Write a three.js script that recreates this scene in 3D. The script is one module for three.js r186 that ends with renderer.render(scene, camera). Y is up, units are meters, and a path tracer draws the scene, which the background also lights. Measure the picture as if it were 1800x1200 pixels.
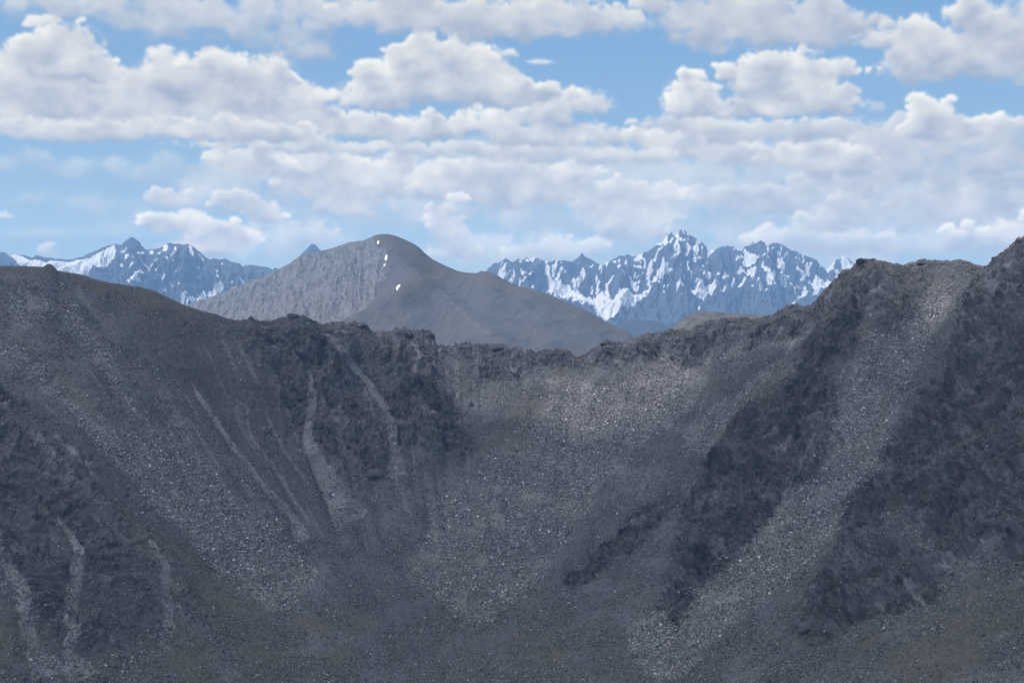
import * as THREE from 'three';
import { mergeGeometries, mergeVertices } from 'three/addons/utils/BufferGeometryUtils.js';

// ---------------------------------------------------------------- camera, sky, sun, exposure
const F = 1963, CX = 900, CY = 600, HORIZON = 505;            // lens: a 34 degree view, tilted a little below the horizon
const PITCH = Math.atan((CY - HORIZON) / F), CP = Math.cos(PITCH), SP = Math.sin(PITCH);
const scene = new THREE.Scene();
const camera = new THREE.PerspectiveCamera(2 * Math.atan(CY / F) * 180 / Math.PI, 1.5, 1, 60000);
camera.position.set(0, 0, 0);
camera.rotation.x = -PITCH;
const renderer = new THREE.WebGLRenderer({ antialias: true });
renderer.toneMapping = THREE.LinearToneMapping;
renderer.toneMappingExposure = 1.1;
renderer.shadowMap.enabled = true;
const SUN = new THREE.Vector3(-0.52, 0.80, 0.30).normalize();
const sun = new THREE.DirectionalLight(new THREE.Color(1, 0.965, 0.92), 4.8);
sun.name = 'sun';
sun.position.copy(SUN).multiplyScalar(3000);
sun.castShadow = true;
sun.shadow.radius = 2;
Object.assign(sun.shadow.camera, { left: -2500, right: 2500, top: 2500, bottom: -2500, near: 1, far: 8000 });
scene.add(sun, sun.target);
sun.target.position.set(0, 0, 0);
const noise = makeNoise(7), HAZE = 7.6e-5;
scene.background = makeSky();
scene.environment = scene.background;
scene.fog = new THREE.FogExp2(new THREE.Color(0.33, 0.58, 1.0), HAZE);
console.log('sky', (performance.now()/1000).toFixed(1));

// ---------------------------------------------------------------- noise and small helpers
function rng(seed) { let s = seed | 0; return () => { s = (s + 0x6d2b79f5) | 0; let t = Math.imul(s ^ (s >>> 15), 1 | s); t = (t + Math.imul(t ^ (t >>> 7), 61 | t)) ^ t; return ((t ^ (t >>> 14)) >>> 0) / 4294967296; }; }
function makeNoise(seed) {
  const r = rng(seed), p = new Uint8Array(512), g = new Float32Array(256 * 3);
  const a = Array.from({ length: 256 }, (_, i) => i);
  for (let i = 255; i > 0; i--) { const j = Math.floor(r() * (i + 1)); [a[i], a[j]] = [a[j], a[i]]; }
  for (let i = 0; i < 512; i++) p[i] = a[i & 255];
  for (let i = 0; i < 256; i++) { const z = r() * 2 - 1, f = r() * 6.2832, q = Math.sqrt(1 - z * z); g[i * 3] = q * Math.cos(f); g[i * 3 + 1] = q * Math.sin(f); g[i * 3 + 2] = z; }
  const n = (x, y, z) => {
    const xi = Math.floor(x), yi = Math.floor(y), zi = Math.floor(z);
    x -= xi; y -= yi; z -= zi;
    const X = xi & 255, Y = yi & 255, Z = zi & 255;
    const u = x * x * x * (x * (x * 6 - 15) + 10), v = y * y * y * (y * (y * 6 - 15) + 10), w = z * z * z * (z * (z * 6 - 15) + 10);
    const A = p[X] + Y, B = p[X + 1] + Y, AA = p[A] + Z, AB = p[A + 1] + Z, BA = p[B] + Z, BB = p[B + 1] + Z;
    const d = (h, i, j, k) => { const m = p[h] * 3; return g[m] * (x - i) + g[m + 1] * (y - j) + g[m + 2] * (z - k); };
    const x00 = d(AA, 0, 0, 0), x10 = d(BA, 1, 0, 0), x01 = d(AB, 0, 1, 0), x11 = d(BB, 1, 1, 0);
    const y00 = d(AA + 1, 0, 0, 1), y10 = d(BA + 1, 1, 0, 1), y01 = d(AB + 1, 0, 1, 1), y11 = d(BB + 1, 1, 1, 1);
    const a0 = x00 + u * (x10 - x00), a1 = x01 + u * (x11 - x01), b0 = y00 + u * (y10 - y00), b1 = y01 + u * (y11 - y01);
    const c0 = a0 + v * (a1 - a0), c1 = b0 + v * (b1 - b0);
    return (c0 + w * (c1 - c0)) * 1.6;
  };
  return n;
}
function fbm(x, y, z, oct, gain = 0.5, lac = 2.03) { let s = 0, a = 1, t = 0; for (let i = 0; i < oct; i++) { s += a * noise(x, y, z); t += a; a *= gain; x = x * lac + 17.3; y = y * lac + 5.1; z = z * lac + 9.7; } return s / t; }
function ridged(x, y, z, oct, gain = 0.5, lac = 2.07) { let s = 0, a = 1, t = 0; for (let i = 0; i < oct; i++) { const v = 1 - Math.abs(noise(x, y, z)) * 1.6; s += a * v * Math.abs(v); t += a; a *= gain; x = x * lac + 31.1; y = y * lac + 7.7; z = z * lac + 13.9; } return s / t; }
function billow(x, y, z, oct, gain = 0.5) { let s = 0, a = 1, t = 0; for (let i = 0; i < oct; i++) { s += a * (Math.abs(noise(x, y, z)) * 2.2 - 0.55); t += a; a *= gain; x = x * 2.1 + 11.7; y = y * 2.1 + 3.3; z = z * 2.1 + 8.9; } return s / t; }
// broken rock: the nearest of scattered cells gives each block its own height, tilt and tone
const facet = { v: 0, tone: 0 };
function facets(x, y, z) {
  const xi = Math.floor(x), yi = Math.floor(y), zi = Math.floor(z); let best = 1e9, bx = 0, by = 0, bz = 0, bh = 0;
  for (let k = -1; k <= 1; k++) for (let j = -1; j <= 1; j++) for (let i = -1; i <= 1; i++) {
    let h = Math.imul(xi + i, 374761393) ^ Math.imul(yi + j, 668265263) ^ Math.imul(zi + k, 1274126177); h = Math.imul(h ^ (h >>> 13), 1103515245); h ^= h >>> 16;
    const cx = xi + i + (h & 255) / 255, cy = yi + j + ((h >>> 8) & 255) / 255, cz = zi + k + ((h >>> 16) & 255) / 255, d = (cx - x) * (cx - x) + (cy - y) * (cy - y) + (cz - z) * (cz - z);
    if (d < best) { best = d; bx = cx - x; by = cy - y; bz = cz - z; bh = h; }
  }
  const q = Math.imul(bh, 2654435761), a = (q & 255) / 255 - 0.5, b = ((q >>> 8) & 255) / 255 - 0.5, c = ((q >>> 16) & 255) / 255 - 0.5, e = ((q >>> 24) & 255) / 255 - 0.5;
  facet.v = e * 0.9 + (bx * a + by * b + bz * c) * 1.8; facet.tone = a + c * 0.5;
  return facet.v;
}
function sstep(a, b, x) { const t = Math.min(1, Math.max(0, (x - a) / (b - a))); return t * t * (3 - 2 * t); }
function mix(a, b, t) { return a + (b - a) * t; }
function lin(c) { c /= 255; return c <= 0.04045 ? c / 12.92 : Math.pow((c + 0.055) / 1.055, 2.4); }
function rgb(r, g, b) { return [lin(r), lin(g), lin(b)]; }
// sight line through a point of the view: tangent of the bearing and of the elevation
function sight(px, py) {
  const x = (px - CX) / F, y = (CY - py) / F, dy = y * CP - SP, dz = -(y * SP + CP);
  return [x / -dz, dy / -dz];
}
function table(rows, smooth = 0) {                          // piecewise linear lookup, optionally smoothed
  const f = (x) => { let i = 0; while (i < rows.length - 2 && x > rows[i + 1][0]) i++; const [a, b] = [rows[i], rows[i + 1]]; const k = Math.min(1, Math.max(0, (x - a[0]) / (b[0] - a[0]))); return a[1] + (b[1] - a[1]) * k; };
  if (!smooth) return f;
  return (x) => { let s = 0, t = 0; for (let i = -6; i <= 6; i++) { const w = Math.exp(-i * i / 9); s += w * f(x + i / 6 * smooth); t += w; } return s / t; };
}

// ---------------------------------------------------------------- sky: blue air and cumulus, computed
function makeSky() {
  let W = 2048, H = 1024, data = new Float32Array(W * H * 4), T = W / 360;
  const zen = rgb(72, 122, 190), mid = rgb(122, 166, 209), low = rgb(166, 196, 215);
  for (let j = 0; j < H; j++) {
    const el = Math.max(0, (j + 0.5) / H * 180 - 90), a = sstep(16, 70, el), b = Math.pow(Math.min(1, el / 14), 0.8);
    for (let c = 0; c < 3; c++) { const v = mix(mix(low[c], mid[c], b), zen[c], a); for (let i = 0; i < W; i++) data[(j * W + i) * 4 + c] = v; }
    for (let i = 0; i < W; i++) data[(j * W + i) * 4 + 3] = 1;
  }
  // bearing 0 is straight ahead (-z): longitude atan2(z, x) = -90 degrees
  const col = (az) => ((az - 90) / 360 + 0.5) * W, row = (el) => (el + 90) / 180 * H;
  const deg = (px, py) => { const [t, s] = sight(px, py); return [Math.atan(t) * 57.2958, Math.atan(s / Math.hypot(1, t)) * 57.2958]; };
  const S = 57.2958 / F;                                      // degrees per unit of the view at its centre
  const lightX = -0.42, lightY = 0.9;
  const lit = rgb(238, 239, 235), dim = rgb(160, 175, 196), hazeC = rgb(178, 199, 217);
  let number = 0;
  // lobes: [azimuth, elevation, half width, half height] in degrees
  const RP = rng(77);
  function cloud(bodies, o = {}) {
    number++;
    const lobes = [...bodies];
    if (o.puffs !== 0) for (const [a, e, w, h] of bodies) for (let n = 0; n < 3; n++) {   // small heads boiling up along the top
      const an = (0.02 + 0.96 * RP()) * Math.PI, k = h * (0.16 + 0.5 * RP() * RP()); lobes.push([a + Math.cos(an) * w * 0.82, e + Math.sin(an) * h * (0.62 + RP() * 0.24), k * 1.25, k]);
    }
    const { oct = 5, soft = 0.5, strength = 1, grey = 0, flat = 0.5, rough = 1, far = 0, grain = 1 } = o, zz = number * 7.31;
    let x0 = 1e9, x1 = -1e9, y0 = 1e9, y1 = -1e9, mean = 0;
    for (const [a, e, w, h] of lobes) { x0 = Math.min(x0, a - w * 1.6); x1 = Math.max(x1, a + w * 1.6); y0 = Math.min(y0, e - h * 1.5); y1 = Math.max(y1, e + h * 1.8); mean += h / lobes.length; }
    y0 = Math.max(y0, 0.05);
    const c0 = Math.floor(col(x0)), c1 = Math.ceil(col(x1)), r0 = Math.max(H / 2, Math.floor(row(y0))), r1 = Math.min(H - 1, Math.ceil(row(y1)));
    const w = c1 - c0 + 1, h = r1 - r0 + 1;
    if (w < 2 || h < 2) return;
    const D = new Float32Array(w * h), Low = new Float32Array(w * h), k1 = 0.9 / Math.max(0.6, mean) * grain;
    for (let j = 0; j < h; j++) for (let i = 0; i < w; i++) {
      let x = (c0 + i + 0.5 - W / 2) / T + 90, y = (r0 + j + 0.5 - H / 2) / T;
      const nx = fbm(x * k1 * 0.6, y * k1 * 0.6, zz, 3), ny = fbm(x * k1 * 0.6, y * k1 * 0.6, zz + 50, 3);
      const X = x + nx * mean * 0.7 * rough, Y = y + ny * mean * 0.6 * rough;
      let s = 0, vs = 0, vt = 1e-6;
      for (const [a, e, lw, lh] of lobes) {
        const dx = (X - a) / lw; let dy = (Y - e) / lh; if (dy < 0) dy /= flat;
        const v = 1 - (dx * dx + dy * dy); if (v > 0) { s += v * v * (v > 0.5 ? 1 : 0.6 + v * 0.8) * (1 - Math.min(1, s) * 0.5); vs += v * (Y - e) / lh; vt += v; }
      }
      const b = billow(x * k1 * 1.3, y * k1 * 1.5, zz + 9, oct, 0.58), f2 = fbm(x * k1 * 3, y * k1 * 3.6, zz + 19, 4, 0.6);
      Low[j * w + i] = sstep(0.15, -0.55, vs / vt);
      D[j * w + i] = s > 0 ? Math.min(s, 0.75 + s * 0.25) - (b * 0.44 + f2 * 0.30) * rough * (0.45 + 0.55 * Math.min(1, s * 2)) - 0.1 : -1;
    }
    const B = D.slice(), rb = Math.max(1, Math.round(mean * T * 0.06));
    for (let pass = 0; pass < 2; pass++) { box(B, w, h, rb, 1, w); box(B, h, w, rb, w, 1); }
    for (let j = 0; j < h; j++) for (let i = 0; i < w; i++) {
      const d = D[j * w + i]; if (d <= 0) continue;
      const low = Low[j * w + i], torn = fbm((c0 + i) / T * 0.9, (r0 + j) / T * 1.1, zz + 77, 2), alpha = sstep(0, soft * (0.85 + 1.8 * low) * (0.8 + 1.5 * sstep(-0.1, 0.5, torn)), d) * strength * (1 - 0.25 * low);
      let tau = 0;
      for (let n = 1, step = 0.7, pos = 0; n <= 11; n++, step *= 1.28) {
        pos += step;
        const xx = Math.round(i + lightX * pos), yy = Math.round(j + lightY * pos);
        if (xx < 0 || yy < 0 || xx >= w || yy >= h) break;
        const v = B[yy * w + xx]; if (v > 0) tau += Math.min(0.8, v) * step;
      }
      const size = Math.max(4, mean * T), sh = Math.exp(-tau / (size * 0.42));
      const il = Math.max(0, i - 1), ir = Math.min(w - 1, i + 1), jl = Math.max(0, j - 1), jr = Math.min(h - 1, j + 1);
      const gx = (B[j * w + ir] - B[j * w + il]) + 0.2 * (D[j * w + ir] - D[j * w + il]), gy = (B[jr * w + i] - B[jl * w + i]) + 0.2 * (D[jr * w + i] - D[jl * w + i]);
      const rim = Math.max(-1, Math.min(1, -(gx * lightX + gy * lightY) * size * 0.22));
      const broad = fbm((c0 + i) / T * 0.55, (r0 + j) / T * 0.8, zz + 33, 5, 0.55);
      let L = 0.32 + 0.52 * sh + 0.12 * rim - 0.34 * low + 0.66 * broad; L = Math.min(1, Math.max(0, L)) * (1 - grey);
      const o4 = ((r0 + j) * W + ((c0 + i) % W + W) % W) * 4;
      for (let c = 0; c < 3; c++) { let v = mix(dim[c], lit[c], L); v = mix(v, hazeC[c], far); data[o4 + c] = mix(data[o4 + c], v, alpha); }
    }
  }
  const V = (o, ...lobes) => cloud(lobes.map(([x, y, w, h]) => [...deg(x, y), w * S * 1.22, h * S * 1.4]), o);
  // ---- far wash near the horizon, back to front
  const R = rng(11), between = (a, b) => a + (b - a) * R();
  for (let k = 0; k < 230; k++) {                            // the rest of the sky all round: the same kind of clouds
    const el = Math.pow(R(), 1.25) * 78 + 1, s = 0.9 + el * 0.13, az = between(-180, 180);
    const inFrame = (e, w) => Math.abs(az) < 30 + w && e < 15 + w * 0.5;
    const w = between(2.2, 6.5) * s / Math.max(0.35, Math.cos(el / 57.3)), h = between(0.7, 1.5) * s;
    if (inFrame(el - h, w)) continue;
    const lobes = []; for (let n = 0; n < 5; n++) lobes.push([az + between(-1, 1) * w * 0.7, el + between(-0.3, 0.7) * h, w * between(0.3, 0.6), h * between(0.6, 1.2)]);
    cloud(lobes, { far: 0.35 * Math.exp(-el / 6), soft: 0.4, grey: between(0, 0.35), grain: 0.8, oct: 3, puffs: 0 });
  }
  const coarse = data, fineSky = new Float32Array(4096 * 2048 * 4);
  for (let j = 0; j < 2048; j++) for (let i = 0; i < 4096; i++) {
    const u = i / 2 - 0.25, v = Math.min(1022.999, Math.max(0, j / 2 - 0.25)), i0 = Math.floor(u), j0 = Math.floor(v), a = u - i0, b = v - j0, l = (i0 + 2048) & 2047, r = (i0 + 1) & 2047, o = (j * 4096 + i) * 4, p = j0 * 2048, q = p + 2048;
    for (let c = 0; c < 3; c++) fineSky[o + c] = mix(mix(coarse[(p + l) * 4 + c], coarse[(p + r) * 4 + c], a), mix(coarse[(q + l) * 4 + c], coarse[(q + r) * 4 + c], a), b);
    fineSky[o + 3] = 1;
  }
  data = fineSky; W = 4096; H = 2048; T = W / 360;
  V({ strength: 0.8, grey: 0.3, soft: 0.9, far: 0.35, flat: 1, puffs: 0 }, [520, 330, 200, 60], [700, 380, 420, 110], [1050, 390, 350, 110], [1450, 380, 400, 120], [1780, 370, 300, 130], [1200, 300, 500, 70]);
  V({ strength: 0.7, grey: 0.2, soft: 0.9, far: 0.4, flat: 1, puffs: 0 }, [520, 430, 130, 60], [860, 450, 200, 50], [1580, 440, 250, 60]);
  V({ strength: 0.42, grey: 0.1, soft: 1.1, far: 0.35, flat: 1, puffs: 0 }, [60, 290, 160, 26], [200, 310, 180, 30], [330, 300, 120, 34], [120, 360, 160, 22], [40, 420, 120, 18], [230, 400, 110, 30]);
  V({ far: 0.35, soft: 0.4, strength: 0.8 }, [980, 440, 80, 26], [1030, 445, 40, 22], [930, 455, 60, 20]);
  V({ far: 0.3, soft: 0.4, strength: 0.85 }, [1420, 425, 110, 32], [1490, 440, 90, 28], [1360, 430, 60, 24]);
  V({ far: 0.25, soft: 0.4 }, [1110, 400, 90, 60], [1060, 360, 70, 44], [1160, 345, 70, 24], [1090, 335, 60, 20]);
  V({ far: 0.25, grey: 0.2 }, [1390, 362, 150, 34], [1270, 342, 55, 20], [1300, 350, 80, 20], [1470, 340, 110, 26]);
  V({ far: 0.2, grey: 0.35, soft: 0.7 }, [1590, 390, 170, 52], [1730, 380, 160, 66], [1790, 410, 100, 50], [1480, 400, 120, 40]);
  V({ far: 0.2 }, [1770, 420, 90, 30], [1700, 430, 60, 24]);
  V({ far: 0.2, soft: 0.4 }, [300, 358, 44, 22], [280, 350, 30, 18]);
  V({ far: 0.2, soft: 0.35 }, [435, 366, 56, 26], [410, 350, 34, 18], [465, 385, 40, 16]);
  V({ far: 0.15, soft: 0.3 }, [320, 400, 62, 28], [385, 416, 50, 26], [430, 425, 36, 22], [275, 392, 24, 16], [350, 440, 80, 20]);
  V({ far: 0.4, soft: 0.6, strength: 0.7 }, [520, 425, 50, 24], [560, 420, 40, 20]);
  V({ far: 0.3, strength: 0.9 }, [80, 440, 16, 12], [90, 448, 14, 8]);
  V({ far: 0.3 }, [4, 382, 12, 8]);
  V({ far: 0.15, soft: 0.45 }, [590, 340, 100, 50], [640, 320, 100, 40], [560, 300, 110, 36], [620, 372, 60, 30], [720, 330, 110, 50]);
  V({ far: 0.15, soft: 0.45, grey: 0.1 }, [800, 330, 120, 50], [870, 305, 90, 32], [960, 330, 80, 44], [900, 350, 110, 36], [1010, 310, 60, 26]);
  V({ far: 0.1, soft: 0.35 }, [430, 285, 72, 24], [395, 282, 34, 18], [480, 300, 70, 24]);
  V({ far: 0.2, soft: 0.35 }, [770, 385, 40, 26], [808, 352, 18, 14], [790, 410, 40, 26], [800, 445, 60, 26]);
  V({ far: 0.1, grey: 0.35, soft: 0.8, flat: 0.9 }, [1650, 290, 220, 70], [1500, 260, 200, 50], [1760, 300, 160, 80], [1560, 320, 160, 40]);
  V({ far: 0.1, soft: 0.4 }, [1200, 262, 84, 30], [1120, 240, 34, 14], [1160, 248, 50, 22], [1280, 275, 90, 30], [1350, 285, 60, 24]);
  V({ far: 0.05, soft: 0.4, grey: 0.15 }, [1420, 285, 90, 34], [1480, 300, 60, 24], [1440, 262, 60, 16]);
  V({ far: 0.05, soft: 0.5, grey: 0.25, flat: 0.8 }, [1330, 238, 160, 26], [1460, 232, 110, 22], [1200, 220, 100, 20]);
  V({ soft: 0.32 }, [1640, 212, 44, 30], [1615, 228, 30, 20], [1720, 216, 66, 12], [1780, 220, 50, 12], [1670, 235, 90, 22]);
  V({ soft: 0.34 }, [1400, 152, 84, 58], [1330, 150, 56, 50], [1455, 185, 46, 34], [1215, 182, 58, 42], [1250, 198, 70, 22], [1390, 195, 110, 26], [1275, 130, 20, 16]);
  V({ soft: 0.45, far: 0.1 }, [1040, 188, 46, 30], [1010, 192, 34, 20]);
  V({ soft: 0.5, grey: 0.3, flat: 1, far: 0.1, puffs: 0 }, [640, 262, 400, 16], [940, 268, 260, 16], [1050, 280, 200, 14]);
  V({ soft: 0.38, far: 0.05 }, [600, 228, 110, 34], [720, 236, 110, 34], [545, 172, 36, 18], [860, 222, 100, 32], [960, 200, 60, 44], [530, 195, 60, 28], [930, 250, 90, 20], [1030, 245, 90, 30]);
  V({ soft: 0.32 }, [740, 118, 64, 42], [700, 96, 24, 22], [835, 124, 76, 48], [730, 160, 110, 54], [850, 168, 110, 48], [650, 180, 60, 34], [905, 175, 60, 34]);
  V({ soft: 0.5, grey: 0.12 }, [200, 190, 240, 66], [60, 160, 130, 66], [430, 180, 140, 60], [330, 150, 110, 50], [470, 220, 130, 36], [30, 220, 120, 40], [250, 230, 200, 34]);
  V({ soft: 0.4 }, [110, 88, 70, 42], [80, 120, 90, 46], [160, 130, 50, 30]);
  V({ soft: 0.4 }, [410, 128, 80, 36], [450, 150, 70, 30], [370, 118, 36, 24]);
  V({ soft: 0.5, grey: 0.1 }, [330, 235, 200, 28], [120, 238, 160, 26], [480, 238, 100, 24]);
  V({ soft: 0.8, strength: 0.85, grey: 0.25, flat: 1, puffs: 0 }, [60, 15, 180, 46], [300, 30, 220, 56], [480, 60, 160, 50], [560, 20, 140, 40], [560, 95, 50, 30]);
  V({ soft: 0.5, grey: 0.2, flat: 0.8 }, [690, 30, 110, 44], [830, 40, 160, 38], [980, 35, 150, 42], [1080, 45, 80, 26], [900, 65, 130, 14]);
  V({ soft: 0.45, grey: 0.3, flat: 0.8 }, [1240, 30, 110, 56], [1370, 50, 140, 46], [1460, 62, 100, 34], [1300, 74, 140, 20]);
  V({ soft: 0.6, grey: 0.2 }, [1560, 72, 70, 24]);
  V({ soft: 0.4, grey: 0.18, flat: 0.7 }, [1700, 110, 110, 52], [1770, 70, 90, 60], [1610, 85, 46, 36], [1630, 122, 90, 34], [1790, 120, 90, 40], [1690, 20, 30, 24]);
  V({ soft: 0.6, strength: 0.7, flat: 1, rough: 0.5, puffs: 0 }, [952, 110, 32, 5]);
  V({ soft: 0.8, strength: 0.4, flat: 1 }, [1540, 192, 22, 14]);
  // the colours above are those seen through the near haze; the sky behind that haze is clearer and brighter towards the horizon, the same all round
  for (let j = H / 2; j < H; j++) {
    const el = (j - H / 2 + 0.5) / H * Math.PI, T = Math.exp(-HAZE * Math.min(16500, 730 / Math.tan(el))), air = [0.14, 0.26, 0.43];
    for (let i = 0; i < W; i++) for (let c = 0; c < 3; c++) { const o = (j * W + i) * 4 + c; data[o] = Math.max(0.1, (data[o] - (1 - T) * air[c]) / T); }
  }
  const tex = new THREE.DataTexture(data, W, H, THREE.RGBAFormat, THREE.FloatType);
  tex.mapping = THREE.EquirectangularReflectionMapping;
  tex.magFilter = tex.minFilter = THREE.LinearFilter;
  tex.wrapS = THREE.RepeatWrapping;
  tex.needsUpdate = true;
  return tex;
}

// ---------------------------------------------------------------- terrain builder
// A mountain flank is a sheet of columns. Each column is a vertical cut through the ground (x = t * Z); along it the ground falls from the crest at Zc to the foot at Zb.
function flank({ crest, smoothness, Zc, Zb, footPy, curve, jag }) {
  const rawCrest = table(crest.map(([px, py]) => [...sight(px, py)])), sc = jag ? (t) => { const px = 900 + F * t; return rawCrest(t) + jag(px) / F * ((ridged(px * 0.045, 3, crest[0][1], 3) - 0.5) * 1.2 + (ridged(px * 0.19, 8, crest[0][1], 3, 0.65) - 0.5) * 1.6); } : rawCrest, scs = table(crest.map(([px, py]) => [...sight(px, py)]), smoothness / F);
  const zc = table(Zc.map(([px, z]) => [sight(px, 600)[0], z]), 60 / F), zb = table(Zb.map(([px, z]) => [sight(px, 600)[0], z]), 80 / F), sb = sight(900, footPy)[1];
  const column = (t) => {
    const a = zc(t), b = zb(t), hc = scs(t) * a, hb = sb * b;
    return { t, Zc: a, Zb: b, Hc: hc, Hb: hb, detail: (sc(t) - scs(t)) * a, sc: sc(t), scs: scs(t) };
  };
  const height = (c, q) => c.Hc + (c.Hb - c.Hc) * (q * (1 + curve) - curve * q * q) + c.detail * Math.exp(-q * 30);
  const solve = (c, s) => {                                   // q where the smooth column is seen at elevation s
    const A = -(c.Hb - c.Hc) * curve, B = (c.Hb - c.Hc) * (1 + curve) + s * (c.Zc - c.Zb), C = c.Hc - s * c.Zc;
    if (Math.abs(A) < 1e-9) return -C / B;
    const D = Math.max(0, B * B - 4 * A * C), q1 = (-B - Math.sqrt(D)) / (2 * A), q2 = (-B + Math.sqrt(D)) / (2 * A);
    return Math.abs(q1 - 0.5) < Math.abs(q2 - 0.5) ? q1 : q2;
  };
  const at = (px, py) => { const [t, s] = sight(px, py), c = column(t), q = s > c.scs ? -Math.min(0.08, (s - c.scs) * 5) : Math.min(1.3, Math.max(0, solve(c, s))), Z = c.Zc + (c.Zb - c.Zc) * q; return [t * Z, Z]; };
  return { column, height, solve, at };
}
// Plan map in metres (x across, Z away) on which areas are drawn as a geological map draws them.
class PlanMap {
  constructor(x0, x1, z0, z1, cell) { Object.assign(this, { x0, z0, cell, w: Math.ceil((x1 - x0) / cell), h: Math.ceil((z1 - z0) / cell) }); this.layers = {}; }
  layer(name, paint, blur = 0) {
    const cv = document.createElement('canvas'); cv.width = this.w; cv.height = this.h;
    const g = cv.getContext('2d'); g.fillStyle = '#000'; g.fillRect(0, 0, this.w, this.h);
    paint({
      fill: (pts, v = 1) => { g.fillStyle = `rgb(${v * 255 | 0},0,0)`; g.beginPath(); pts.forEach(([x, z], i) => g[i ? 'lineTo' : 'moveTo']((x - this.x0) / this.cell, (z - this.z0) / this.cell)); g.closePath(); g.fill(); },
    });
    const px = g.getImageData(0, 0, this.w, this.h).data, a = new Float32Array(this.w * this.h);
    for (let i = 0; i < a.length; i++) a[i] = px[i * 4] / 255;
    const r = Math.round(blur / this.cell);
    if (r > 0) for (let pass = 0; pass < 3; pass++) { box(a, this.w, this.h, r, 1, this.w); box(a, this.h, this.w, r, this.w, 1); }
    this.layers[name] = a;
  }
  get(name, x, z) {
    const a = this.layers[name], u = (x - this.x0) / this.cell - 0.5, v = (z - this.z0) / this.cell - 0.5, i = Math.floor(u), j = Math.floor(v);
    if (i < 0 || j < 0 || i >= this.w - 1 || j >= this.h - 1) return 0;
    const k = j * this.w + i, fu = u - i, fv = v - j;
    return mix(mix(a[k], a[k + 1], fu), mix(a[k + this.w], a[k + this.w + 1], fu), fv);
  }
}
function box(a, n, m, r, dn, dm) {
  const line = new Float32Array(n);
  for (let j = 0; j < m; j++) {
    let s = 0; const b = j * dm;
    for (let i = -r; i <= r; i++) s += a[b + Math.min(n - 1, Math.max(0, i)) * dn];
    for (let i = 0; i < n; i++) { line[i] = s / (2 * r + 1); s += a[b + Math.min(n - 1, i + r + 1) * dn] - a[b + Math.max(0, i - r) * dn]; }
    for (let i = 0; i < n; i++) a[b + i * dn] = line[i];
  }
}
function strokeOutline(pts) {                                // centre line with half widths -> outline
  const L = [], Rr = [];
  const fine = [];
  for (let i = 0; i < pts.length - 1; i++) for (let k = 0; k < 6; k++) fine.push(pts[i].map((v, c) => mix(v, pts[i + 1][c], k / 6)));
  fine.push(pts[pts.length - 1]);
  fine.forEach(([x, y, w], i) => {
    const a = fine[Math.max(0, i - 1)], b = fine[Math.min(fine.length - 1, i + 1)], dx = b[0] - a[0], dy = b[1] - a[1], l = Math.hypot(dx, dy) || 1;
    L.push([x - dy / l * w, y + dx / l * w]); Rr.push([x + dy / l * w, y - dx / l * w]);
  });
  return [...L, ...Rr.reverse()];
}
function gridGeometry(cols, rows, P, C, pick) {
  const normals = new Float32Array(P.length);
  const idx = [], idx2 = [];
  const at = (i, j) => j * cols + i;
  for (let j = 0; j < rows; j++) for (let i = 0; i < cols; i++) {
    const a = at(Math.max(0, i - 1), j) * 3, b = at(Math.min(cols - 1, i + 1), j) * 3, c = at(i, Math.max(0, j - 1)) * 3, d = at(i, Math.min(rows - 1, j + 1)) * 3;
    const ux = P[b] - P[a], uy = P[b + 1] - P[a + 1], uz = P[b + 2] - P[a + 2], vx = P[d] - P[c], vy = P[d + 1] - P[c + 1], vz = P[d + 2] - P[c + 2];
    let nx = vy * uz - vz * uy, ny = vz * ux - vx * uz, nz = vx * uy - vy * ux; const l = Math.hypot(nx, ny, nz) || 1; const k = at(i, j) * 3;
    normals[k] = nx / l; normals[k + 1] = ny / l; normals[k + 2] = nz / l;
  }
  for (let j = 0; j < rows - 1; j++) for (let i = 0; i < cols - 1; i++) {
    const a = at(i, j), b = at(i + 1, j), c = at(i, j + 1), d = at(i + 1, j + 1);
    for (const tri of ((i + j) & 1) ? [[a, c, b], [b, c, d]] : [[a, c, d], [a, d, b]]) (pick && pick[tri[0]] + pick[tri[1]] + pick[tri[2]] > 1.5 ? idx2 : idx).push(...tri);
  }
  const make = (ix, color) => {
    const g = new THREE.BufferGeometry();
    g.setAttribute('position', new THREE.BufferAttribute(P, 3));
    g.setAttribute('normal', new THREE.BufferAttribute(normals, 3));
    if (color) g.setAttribute('color', new THREE.BufferAttribute(color, 3));
    g.setIndex(new THREE.BufferAttribute(Uint32Array.from(ix), 1));
    return g;
  };
  return { main: make(idx, C), picked: idx2.length ? make(idx2, null) : null, normals };
}
const ground = () => new THREE.MeshStandardMaterial({ color: 0xffffff, vertexColors: true, roughness: 0.95, metalness: 0 });
const snowMat = new THREE.MeshStandardMaterial({ color: new THREE.Color().setRGB(0.90, 0.905, 0.915), roughness: 0.7 });
function put(mesh, parent = scene) { mesh.castShadow = mesh.receiveShadow = true; parent.add(mesh); return mesh; }
function structure(name, geometry, material, parent) { const m = new THREE.Mesh(geometry, material); m.name = name; if (!parent) m.userData.kind = 'structure'; return put(m, parent); }

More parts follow.
